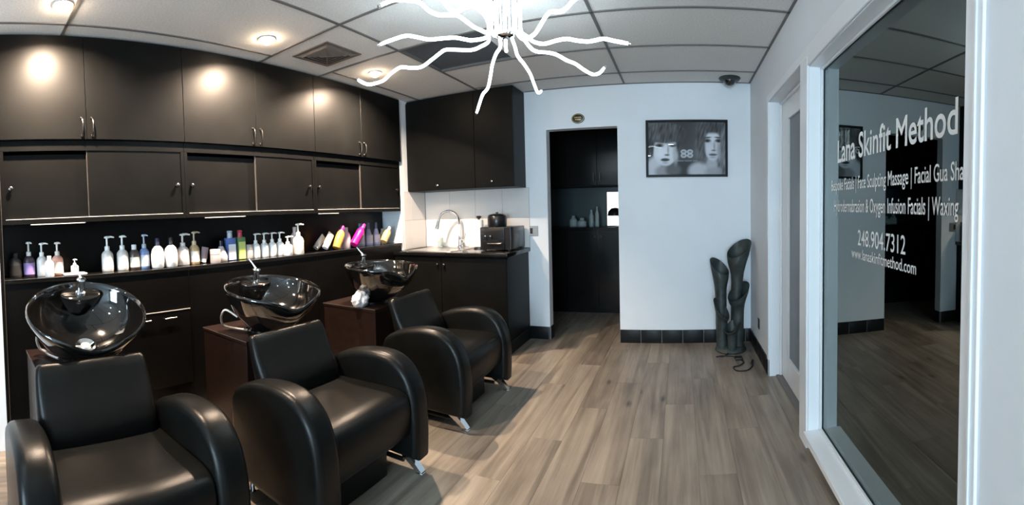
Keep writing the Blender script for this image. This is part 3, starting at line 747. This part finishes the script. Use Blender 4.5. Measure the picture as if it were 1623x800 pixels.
bottle(1.778, .215, .036, (.09, .16, .42), 'tall blue square bottle with a white lower label', 'box', (.40, .45, .52), lab=(.80, .82, .86), face=.72)
bottle(1.865, .215, .034, (.10, .20, .08), 'tall green square bottle with yellow-green label and red cap', 'box', (.45, .04, .07), lab=(.62, .68, .20), face=.80)
bottle(1.938, .105, .034, (.40, .38, .37), 'squat grey jar right of the green bottle', 'jar', (.34, .32, .31))
for k, (yy, nz) in enumerate(((2.005, (.5, .8)), (2.085, (.6, .8)), (2.162, (.9, .5)), (2.238, (.9, .5)))):
    bottle(yy, .185, .034, WH, 'white pump bottle, %s of the four identical ones in a row' % ('first', 'second', 'third', 'fourth')[k], 'pump', WH, nozzle=nz)
bottle(2.318, .150, .038, WH, 'short white pump bottle right of the four identical ones', 'pump', WH, nozzle=(.3, 1), x=-2.69)
bottle(2.395, .215, .036, (.62, .50, .48), 'pinkish bottle partly hidden behind the big white pump bottle', 'cap', (.55, .44, .43), x=-2.79)
bottle(2.43, .245, .044, (.80, .77, .70), 'biggest white pump bottle, alone right of the white group', 'pump', (.62, .62, .60), x=-2.70)
bottle(2.62, .145, .030, (.52, .48, .44), 'pale tan tube leaning over, left of the cream tube', 'tube', (.45, .41, .37), lying=(-48, .028))
bottle(2.73, .150, .034, (.75, .66, .52), 'cream tube leaning over beside the orange bottle', 'tube', WH, lying=(-36, .026), x=-2.71)
bottle(2.87, .205, .038, (.72, .36, .08), 'orange leaning bottle with a magenta cap', 'cap', (.55, .02, .22), lying=(-27, .018), x=-2.70)
bottle(2.915, .175, .020, (.78, .70, .72), 'slim pale bottle tucked behind the orange leaning bottle', 'cap', (.20, .02, .10), x=-2.80)
bottle(3.00, .185, .041, (.78, .62, .66), 'upright pale pink bottle with rounded top', 'cap', (.80, .68, .72))
bottle(3.10, .235, .038, (.52, .01, .20), 'magenta bottle leaning far over to the right', 'cap', (.55, .02, .24), lying=(-42, .030), x=-2.69)
for k, yy in enumerate((3.195, 3.315, 3.43)):
    bottle(yy, .215, .042, (.42, .40, .58), 'lavender blue bottle with dark tip, %s of three in the back row' % ('left', 'middle', 'right')[k], 'cone' if k else 'cap', (.10, .09, .16), x=-2.80, lab=(.68, .58, .66))
bottle(3.53, .150, .030, (.50, .42, .32), 'small tan bottle behind the last leaning bottle', 'cap', (.45, .38, .3), x=-2.79)
bottle(3.545, .175, .036, (.72, .48, .20), 'orange-yellow bottle leaning at the far right end of the shelf', 'cap', (.80, .74, .68), lying=(-38, .026), x=-2.70)

# ================================================================== CEILING FITTINGS
def spot(loc, lb):
    rt = thing('recessed_spot', lb, 'ceiling light', loc, 'warm recessed spots along the cabinets')
    MB().lathe([(.036, .010), (.042, -.004), (.054, -.006), (.058, -.002), (.058, .0), (.036, .010)], 28).build('trim_ring', 'trim_ring', rt)
    MB().lathe([(0, -.034), (.016, -.032), (.028, -.024), (.034, -.010), (.034, .010), (0, .010)], 24).build('bulb', 'bulb_glow', rt)
    lamp('spot_light', (0, 0, -.040), (0, R(15), 0), P_SPOT, WARM, .06, rt, 142)
    return rt
spot((-2.285, .55, CE - .0005), 'lit recessed spot above the cabinet nearest the camera')
spot((-2.285, 1.84, CE - .0005), 'lit recessed spot left of the square air diffuser')
spot((-2.285, 2.94, CE - .0005), 'lit recessed spot right of the square air diffuser')
def down(loc, lb, k_=1.):
    rt = thing('downlight', lb, 'ceiling light', loc, 'cool downlights behind the photographer')
    MB().lathe([(.055, .010), (.062, -.004), (.075, -.006), (.08, -.002), (.08, 0), (.055, .010)], 28).build('trim_ring', 'white_plastic', rt)
    MB().lathe([(0, -.003), (.05, -.003), (.055, .004), (.055, .010), (0, .010)], 24).build('lens', 'down_glow', rt)
    lamp('down_light', (0, 0, -.012), (0, 0, 0), P_DOWN * k_, COOL, .11, rt)
for k, (dx, dy) in enumerate(((-.17, .20), (-1.3, -.62), (-.7, -1.5), (-1.7, -1.8))):  # first hangs overhead; the three farther back are added fill lamps
    down((dx, dy, CE - .0005), ('round cool downlight nearest above the photographer', 'added round cool fill downlight behind the photographer to the left', 'added round cool fill downlight behind the photographer, second from the rear', 'added round cool fill downlight rearmost in the room')[k], (.4, 1.15, 1.5, 1.5)[k])
# square air diffuser
rt = thing('air_diffuser', 'square brown-grey louvred air diffuser in the ceiling over the cabinets', 'air vent', ((VX0 + VX1) / 2, (VY0 + VY1) / 2, CE), None)
hx, hy = (VX1 - VX0) / 2, (VY1 - VY0) / 2
def sqring(a, b, z): return [(-a, -b, z), (a, -b, z), (a, b, z), (-a, b, z)]
MB().loft([sqring(hx, hy, .012), sqring(hx + .012, hy + .012, -.001), sqring(hx + .012, hy + .012, -.006), sqring(hx - .006, hy - .006, -.006), sqring(hx - .02, hy - .02, .012)], cap=False).build('frame', 'vent_metal', rt, 0)
for k in range(5):
    s0 = 1 - k * .19; a, b = (hx - .012) * s0, (hy - .012) * s0
    MB().loft([sqring(a, b, .012 - k * .001), sqring(a - .026, b - .026, -.018), sqring(a - .029, b - .029, -.016), sqring(a - .004, b - .004, .014)], cap=False).build('louvre', 'vent_metal', rt, 0)
m = MB()
for sx, sy in ((1, 1), (-1, 1), (1, -1), (-1, -1)): m.tube([(0, 0, -.016), (sx * (hx - .01), sy * (hy - .01), -.006)], .004, 6)
m.build('cross_brace', 'vent_metal', rt)
bx((-hx, -hy, .030), (hx, hy, .036)).build('back_plate', 'plenum', rt, 0)
# dome camera
rt = thing('dome_camera', 'black dome security camera on the ceiling above the picture', 'security camera', (.44, 4.07, CE - .0005), None)
MB().lathe([(0, 0), (.095, 0), (.098, -.006), (.085, -.022), (.06, -.028), (0, -.028)], 28).build('housing', 'lamp_metal', rt)
MB().lathe([(.055, -.026), (.052, -.042), (.038, -.06), (.018, -.07), (0, -.072)], 24).build('dome', 'black_dome', rt)

# ================================================================== CHANDELIER
CX, CY = -.87, 2.2
rt = thing('led_chandelier', 'glowing white chandelier with wavy tentacle light tubes on a chrome column', 'chandelier', (CX, CY, CE), None)
MB().lathe([(0, -.0005), (.15, -.0005), (.152, -.012), (.14, -.022), (.06, -.026), (0, -.026)], 32).build('canopy', 'chrome', rt)
MB().lathe([(0, -.02), (.052, -.02), (.052, -.235), (.045, -.255), (.02, -.265), (0, -.265)], 28).build('column', 'chrome', rt)
MB().lathe([(.070, -.022), (.088, -.026), (.092, -.035), (.088, -.045), (.066, -.048), (.060, -.035), (.070, -.022)], 32).build('collar', 'chrome', rt)
ARMS = [
    (190, [(0.09, 2.136), (0.128, 2.118), (0.176, 2.106), (0.252, 2.116), (0.32, 2.126), (0.35, 2.116), (0.401, 2.087), (0.463, 2.057), (0.526, 2.061), (0.589, 2.074), (0.649, 2.05), (0.7, 2.019), (0.78, 2.011), (0.825, 2.026), (0.865, 2.053)]),
    (200, [(0.096, 2.153), (0.169, 2.144), (0.205, 2.151), (0.259, 2.164), (0.332, 2.166), (0.397, 2.168), (0.462, 2.188), (0.519, 2.201), (0.596, 2.19), (0.665, 2.175)]),
    (235, [(0.091, 2.154), (0.171, 2.166), (0.219, 2.187), (0.266, 2.208), (0.313, 2.205), (0.369, 2.196), (0.422, 2.209), (0.474, 2.24), (0.586, 2.235), (.66, 2.20)]),
    (262, [(0.112, 2.127), (0.177, 2.189), (0.23, 2.203), (0.281, 2.205), (0.352, 2.173), (0.42, 2.134), (0.477, 2.13), (0.518, 2.149), (.60, 2.17)]),
    (130, [(0.078, 2.14), (0.10, 2.125), (0.165, 2.119), (0.237, 2.085), (0.277, 2.038), (0.337, 1.985), (0.453, 1.975), (0.534, 1.94), (0.615, 1.898)]),
    (90, [(0.100, 2.18), (0.145, 2.146), (0.183, 2.111), (0.282, 2.097), (0.387, 2.072), (0.45, 2.036), (0.515, 1.998), (0.56, 2.0), (0.607, 2.022)]),
    (45, [(0.112, 2.149), (0.151, 2.11), (0.192, 2.1), (0.245, 2.104), (0.299, 2.101), (0.364, 2.08), (0.42, 2.069), (0.477, 2.044), (0.536, 2.028), (0.585, 2.045), (0.617, 2.08)]),
    (5, [(0.115, 2.14), (0.15, 2.11), (0.202, 2.094), (0.265, 2.104), (0.318, 2.108), (0.37, 2.096), (0.422, 2.088), (0.462, 2.092), (0.5, 2.097), (0.56, 2.083), (0.625, 2.069)]),
    (-35, [(0.105, 2.14), (0.16, 2.09), (0.242, 2.083), (0.284, 2.101), (0.324, 2.127), (0.363, 2.143), (0.4, 2.134), (0.447, 2.12), (0.488, 2.124), (0.528, 2.139), (.62, 2.15)]),
    (292, [(.10, 2.15), (.16, 2.13), (.23, 2.15), (.31, 2.19), (.40, 2.18), (.50, 2.15), (.60, 2.17)]),
    (110, [(.085, 2.19), (.11, 2.15), (.16, 2.14), (.22, 2.155)]),
]
for a, pts in ARMS:
    ca, sa = cos(R(a)), sin(R(a)); zf = pts[0][1]
    P = [(.082, 2.385), (.083, (2.385 + zf) / 2 + .02), (.084, zf + .035)] + pts
    P3 = spline([(r * ca, r * sa, z - CE) for r, z in P], 6)
    n = len(P3)
    arm = MB().tube(P3, [.0088 if k < n - 3 else .0078 for k in range(n)], 10).build('light_tube', 'tube_glow', rt)
    e = P3[-1]; d = (P3[-1] - P3[-3]).normalized()
    MB().tube([e - d * .004, e + d * .010], .0082, 10).build('end_cap', 'chrome', arm)
for k in range(8):
    a = R(20 + 45 * k); MB().tube([(.064 * cos(a), .064 * sin(a), -.03), (.064 * cos(a), .064 * sin(a), -.22), (.058 * cos(a), .058 * sin(a), -.245)], .006, 8).build('chrome_rod', 'chrome', rt)

# ================================================================== BACK WALL DECOR
FX0, FX1, FZ0, FZ1 = -.318, .434, 1.548, 2.068
rt = thing('framed_poster', 'black framed monochrome poster of two women on the back wall', 'picture', ((FX0 + FX1) / 2, YB, FZ0), None, True)
fw = .022
m = MB()
for lo, hi in (((FX0, YB - .022, FZ0), (FX1, YB - .0005, FZ0 + fw)), ((FX0, YB - .022, FZ1 - fw), (FX1, YB - .0005, FZ1)), ((FX0, YB - .022, FZ0 + fw), (FX0 + fw, YB - .0005, FZ1 - fw)), ((FX1 - fw, YB - .022, FZ0 + fw), (FX1, YB - .0005, FZ1 - fw))):
    m.box(lo, hi, .002, 1)
m.build('frame', 'frame_black', rt)
def sm(a, b, x):
    t = max(0., min(1., (x - a) / (b - a))); return t * t * (3 - 2 * t)
def ell(x, y, cx, cy, rx, ry, soft=.25, rot=0.):
    c_, s_ = cos(rot), sin(rot); dx, dy = x - cx, y - cy
    u, v = (dx * c_ + dy * s_) / rx, (-dx * s_ + dy * c_) / ry
    return 1 - sm(1 - soft, 1 + soft, math.hypot(u, v))
from mathutils import noise as pn
def poster(x, y):
    """grey of the print; x,y in units of the print's zoomed drawing (100..860, 155..655), y down"""
    g = .07 + .03 * sin(x * .011)
    def mixv(v, k):
        nonlocal g
        g = g * (1 - k) + v * k
    st = .5 + .9 * pn.noise(Vector((x * .055 + y * .012, y * .012, 0.)))
    # right woman: long hair, neck, shoulder, face
    mixv(.05 + .13 * st, ell(x, y, 745, 380, 175, 330, .2))
    mixv(.50, ell(x, y, 600, 625, 105, 85, .3)); mixv(.40, ell(x, y, 725, 560, 55, 80, .4)); mixv(.32, ell(x, y, 770, 640, 110, 55, .4))
    mixv(.56, ell(x, y, 738, 385, 84, 138, .12)); mixv(.70, ell(x, y, 730, 300, 52, 40, .7)); mixv(.62, ell(x, y, 700, 400, 34, 40, .8)); mixv(.34, ell(x, y, 806, 430, 26, 95, .6))
    for ex in (682, 795):
        mixv(.06, ell(x, y, ex, 331, 36, 18, .45)); mixv(.07, ell(x, y, ex, 302, 42, 8, .5, .08 if ex > 700 else -.08)); mixv(.01, ell(x, y, ex, 333, 13, 10, .4))
    mixv(.30, ell(x, y, 752, 385, 8, 42, .8)); mixv(.14, ell(x, y, 745, 424, 22, 7, .7)); mixv(.12, ell(x, y, 738, 466, 40, 12, .35)); mixv(.05, ell(x, y, 738, 464, 38, 3, .6)); mixv(.34, ell(x, y, 738, 492, 30, 8, .8))
    mixv(.03 + .06 * st, ell(x, y, 738, 205, 120, 55, .35)); mixv(.04 + .07 * st, ell(x, y, 620, 360, 40, 175, .4, -.08)); mixv(.10 + .16 * st, ell(x, y, 845, 450, 34, 240, .35))
    # left woman: shoulder, neck, face, dark bob
    mixv(.58, ell(x, y, 135, 610, 80, 150, .3, .45)); mixv(.30, ell(x, y, 250, 625, 85, 55, .4)); mixv(.12, ell(x, y, 345, 610, 75, 60, .4))
    mixv(.66, ell(x, y, 268, 430, 118, 140, .10)); mixv(.78, ell(x, y, 225, 445, 55, 55, .7)); mixv(.44, ell(x, y, 368, 450, 26, 95, .6))
    mixv(.06, ell(x, y, 208, 374, 42, 19, .5)); mixv(.01, ell(x, y, 212, 376, 14, 11, .4)); mixv(.06, ell(x, y, 342, 374, 40, 17, .5)); mixv(.01, ell(x, y, 338, 376, 13, 10, .4))
    mixv(.34, ell(x, y, 296, 420, 8, 45, .8)); mixv(.08, ell(x, y, 284, 466, 24, 8, .6)); mixv(.03, ell(x, y, 266, 512, 44, 15, .3)); mixv(.36, ell(x, y, 268, 542, 26, 7, .8))
    mixv(.03 + .10 * st, ell(x, y, 270, 258, 200, 98, .12)); mixv(.02 + .05 * st, ell(x, y, 120, 390, 34, 95, .3)); mixv(.02 + .05 * st, ell(x, y, 425, 330, 46, 130, .3, .15))
    # emblem: two rounded B shapes back to back, and a caption line
    for s in (-1, 1):
        cx = 480 + s * 31
        for cy in (437, 473):
            k = ell(x, y, cx, cy, 30, 22, .12); mixv(.50, k); mixv(.20, ell(x, y, cx + s * 1, cy, 17, 11, .2))
    if 372 < x < 585 and 519 < y < 529 and (sin(x * .55) > -.4): mixv(.32, .8)
    return g
NX, NY = 190, 126
me = bpy.data.meshes.new('print'); vs_, fs_ = [], []
for j in range(NY + 1):
    for i in range(NX + 1):
        u, v = i / NX, j / NY
        vs_.append((FX0 + fw + u * (FX1 - FX0 - 2 * fw), YB - .008, FZ0 + fw + v * (FZ1 - FZ0 - 2 * fw)))
for j in range(NY):
    for i in range(NX):
        a = j * (NX + 1) + i; fs_.append((a, a + 1, a + NX + 2, a + NX + 1))
me.from_pydata(vs_, [], fs_)
ca = me.color_attributes.new('print', 'FLOAT_COLOR', 'POINT')
for j in range(NY + 1):
    for i in range(NX + 1):
        g = poster(100 + 760 * i / NX, 655 - 500 * j / NY); ca.data[j * (NX + 1) + i].color = (min(1, g * .95), min(1, g * 1.0), min(1, g * 1.1), 1)
pm = mat('poster_print', (.3, .3, .3), .5, coat=.7, spec=.1); at = pm.node_tree.nodes.new('ShaderNodeVertexColor'); at.layer_name = 'print'
pm.node_tree.links.new(at.outputs[0], pm.node_tree.nodes['Principled BSDF'].inputs['Base Color']); pm.node_tree.nodes['Principled BSDF'].inputs['Coat Roughness'].default_value = .01
me.materials.append(pm); put('print', me, rt)
bx((FX0 + fw, YB - .007, FZ0 + fw), (FX1 - fw, YB - .001, FZ1 - fw)).build('backing', 'frame_black', rt, 0)
# oval plaque over the doorway
rt = thing('oval_plaque', 'small dark oval plaque with gold lettering above the doorway', 'plaque', (-.952, YB, 2.115), None)
def oval(a, b, y): return [(a * cos(2 * pi * k / 32), y, b * sin(2 * pi * k / 32)) for k in range(32)]
MB().loft([oval(.062, .046, -.0005), oval(.062, .046, -.006), oval(.058, .042, -.009)]).build('plate', 'plaque', rt)
MB().loft([oval(.056, .040, -.009), oval(.056, .040, -.0105), oval(.053, .037, -.0105), oval(.053, .037, -.009)], cap=False).build('rim', 'gold', rt)
m = MB()
for z, ws in ((.010, (-.032, -.020, -.010, .002, .013, .024)), (-.010, (-.026, -.014, -.003, .008, .018))):
    for x_ in ws: m.box((x_, -.0105, z - .005), (x_ + .007, -.009, z + .005))
m.build('lettering', 'gold', rt, 0)
# outlet
rt = thing('wall_outlet', 'black wall outlet low on the right wall near the corner', 'outlet', (XR, 3.755, .285), None)
bx((-.005, -.036, -.045), (-.0005, .036, .045), .002, 1).build('plate', 'outlet_black', rt)
for z in (-.02, .02): MB().lathe([(0, 0), (.014, 0), (.014, .003), (0, .003)], 14, (-.005, 0, z), Matrix.Rotation(-pi / 2, 4, 'Y')).build('socket', 'black_plastic', rt)

# ================================================================== TRUMPET FLOOR LAMP IN THE CORNER
rt = thing('trumpet_floor_lamp', 'dark floor lamp of five flared trumpet tubes in the back right corner', 'floor lamp', (.43, 3.98, 0), None, True)
m = MB(); prof = []
t = bmesh.new()
for r0, z0 in ((.0, .0),): pass
m.lathe([(0, 0), (.135, 0), (.14, .01), (.125, .035), (.10, .05), (0, .055)], 28, (.43, 3.98, 0)); m.build('base', 'lamp_metal', rt)
def trumpet(x, y, z1, r, aim, lean, slope, mouth):
    """tube rising from the base, mouth flaring and cut on a slant rising towards the compass angle aim"""
    rings = []; ax, ay = cos(R(aim)), sin(R(aim)); S = 12
    for k in range(S + 1):
        f = k / S; z = .03 + (z1 - .03) * f
        fl = sm(.62, 1.0, f); rad = r * (.82 + .18 * f) + (mouth - r) * fl ** 1.6
        cx = x + lean[0] * f * f; cy = y + lean[1] * f * f
        ring = []
        for q in range(28):
            a = 2 * pi * q / 28; dx, dy = cos(a), sin(a)
            ring.append((cx + dx * rad + ax * fl * .010, cy + dy * rad + ay * fl * .010, z + (dx * ax + dy * ay) * slope * fl))
        rings.append(ring)
    inner = []
    for k in range(S, 4, -1):
        c = Vector((sum(p[0] for p in rings[k]) / 28, sum(p[1] for p in rings[k]) / 28, sum(p[2] for p in rings[k]) / 28))
        inner.append([tuple(c + (Vector(p) - c) * (1 - .005 / max(.02, (Vector(p) - c).length)) + Vector((0, 0, .001))) for p in rings[k]])
    MB().loft(rings + inner).build('trumpet', 'lamp_metal', rt, 60)
trumpet(.480, 4.00, .900, .055, 42, (.025, .0), .080, .110)
trumpet(.350, 4.01, .740, .055, 135, (-.005, .02), .074, .086)
trumpet(.495, 3.95, .530, .055, 40, (-.005, -.02), .078, .096)
trumpet(.352, 3.94, .388, .050, 140, (.0, -.02), .085, .070)
trumpet(.432, 3.885, .245, .047, 42, (.0, -.03), .052, .074)
m = MB()
m.tube(spline([(.42, 3.90, .02), (.36, 3.80, .006), (.30, 3.79, .006), (.29, 3.785, .006), (.34, 3.80, .006), (.44, 3.77, .006), (.47, 3.70, .006)], 8), .005, 8)
m.tube(spline([(.47, 3.70, .006), (.50, 3.63, .006), (.45, 3.55, .006), (.40, 3.52, .006), (.42, 3.44, .006), (.50, 3.44, .006), (.55, 3.52, .006), (.565, 3.60, .008)], 8), .005, 8)
m.build('cord', 'cord_rubber', rt)
bx((.435, 3.68, .001), (.50, 3.74, .024), .006, 2).build('plug', 'cord_rubber', rt)
m = MB(); m.tube([(.553, 3.575, .010), (.575, 3.64, .012)], .009, 8); m.build('plug_head', 'cord_rubber', rt)

# ================================================================== BACK ROOM FURNITURE
KY = 5.40
rt = thing('back_room_upper_cabinet', 'black upper cabinets seen through the doorway', 'cabinet', (-1.2, KY, 1.545), None, True)
bx((-2.2, KY + .018, 1.545), (.2, 5.99, 2.46)).build('body', 'laminate', rt, 0)
for k in range(6):
    a = -2.2 + .4 * k; d = bx((a + .002, KY, 1.55), (a + .398, KY + .017, 2.45), .002, 1).build('door', 'laminate_gloss', rt, 0)
    yh = a + (.36 if k % 2 == 0 else .04)
    m = MB(); m.tube([(yh, KY, 1.70), (yh, KY - .026, 1.695), (yh, KY - .026, 1.60), (yh, KY, 1.595)], .005, 8); m.build('handle', 'pewter', d)
rt = thing('back_room_base_cabinet', 'black base cabinets seen through the doorway', 'cabinet', (-1.2, KY, 0), None, True)
bx((-2.2, KY + .018, .0), (.2, 5.99, 1.02)).build('body', 'laminate_gloss', rt, 0)
for k in range(6):
    a = -2.2 + .4 * k; d = bx((a + .002, KY, .1), (a + .398, KY + .017, 1.01), .002, 1).build('door', 'laminate_gloss', rt, 0)
    knob(d, (a + (.36 if k % 2 == 0 else .04), KY, .93), 'y', .010)
rt = thing('back_room_worktop', 'dark worktop in the back room with glassware on it', 'worktop', (-1.2, KY, 1.02), None, True)
bx((-2.2, KY - .02, 1.021), (.2, 5.88, 1.045), .003, 1).build('slab', 'laminate_gloss', rt, 0)
bx((-2.2, 5.88, 1.021), (.2, 5.99, 1.543)).build('splashback', 'teal_splash', rt, 0)
for k, (gx, gh, gr) in enumerate(((-1.33, .14, .05), (-1.22, .11, .06), (-1.10, .21, .03), (-1.03, .25, .026), (-1.115, .09, .04))):
    o = MB().lathe([(0, 0), (gr * .9, 0), (gr, .01), (gr, gh * .6), (gr * .45, gh * .8), (gr * .4, gh), (gr * .36, gh), (gr * .4, gh * .8), (gr * .9, gh * .58), (gr * .88, .012), (0, .012)], 18, (gx, KY + .12 + .12 * (k == 4), 1.0455)).build('glass_bottle', 'clear_glass')
    tag(o, ('squat clear glass jar, leftmost on the back room worktop', 'wide clear glass jar, second from left on the back room worktop', 'slim clear bottle on the back room worktop', 'tallest slim clear bottle on the back room worktop', 'lowest clear glass jar on the back room worktop')[k], 'glassware', 'glassware in the back room')
rt = thing('glow_mirror', 'upright mirror panel, its brightness put in as glow, at the right edge of the doorway view', 'mirror', (-.79, KY - .05, 1.046), None, True)
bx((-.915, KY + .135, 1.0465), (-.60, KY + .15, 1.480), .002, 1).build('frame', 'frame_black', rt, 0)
bx((-.903, KY + .130, 1.058), (-.612, KY + .135, 1.468)).build('glow_panel', 'pane_glow', rt, 0)  # emissive face stands in for the brightness seen in the mirror
rt = thing('salon_dryer_hood', 'dark rounded hood shape standing before the glowing mirror', 'hair dryer', (-.76, KY + .0, 1.046), None, True)
m = MB(); m.lathe([(0, .20), (.05, .19), (.085, .15), (.095, .10), (.09, .10), (.08, .14), (.045, .175), (0, .185)], 24, (-.785, KY + .005, 1.08)); m.build('hood', 'black_dome', rt)
MB().tube(spline([(-.785, KY - .04, 1.26), (-.74, KY + .0, 1.20), (-.735, KY + .005, 1.06)], 6), .012, 10).build('arm', 'black_plastic', rt)
MB().lathe([(0, 0), (.05, 0), (.05, .008), (.015, .014), (0, .014)], 20, (-.735, KY + .005, 1.0455)).build('foot', 'black_plastic', rt)

for o in list(bpy.data.objects):
    if '_world' in o: del o['_world']
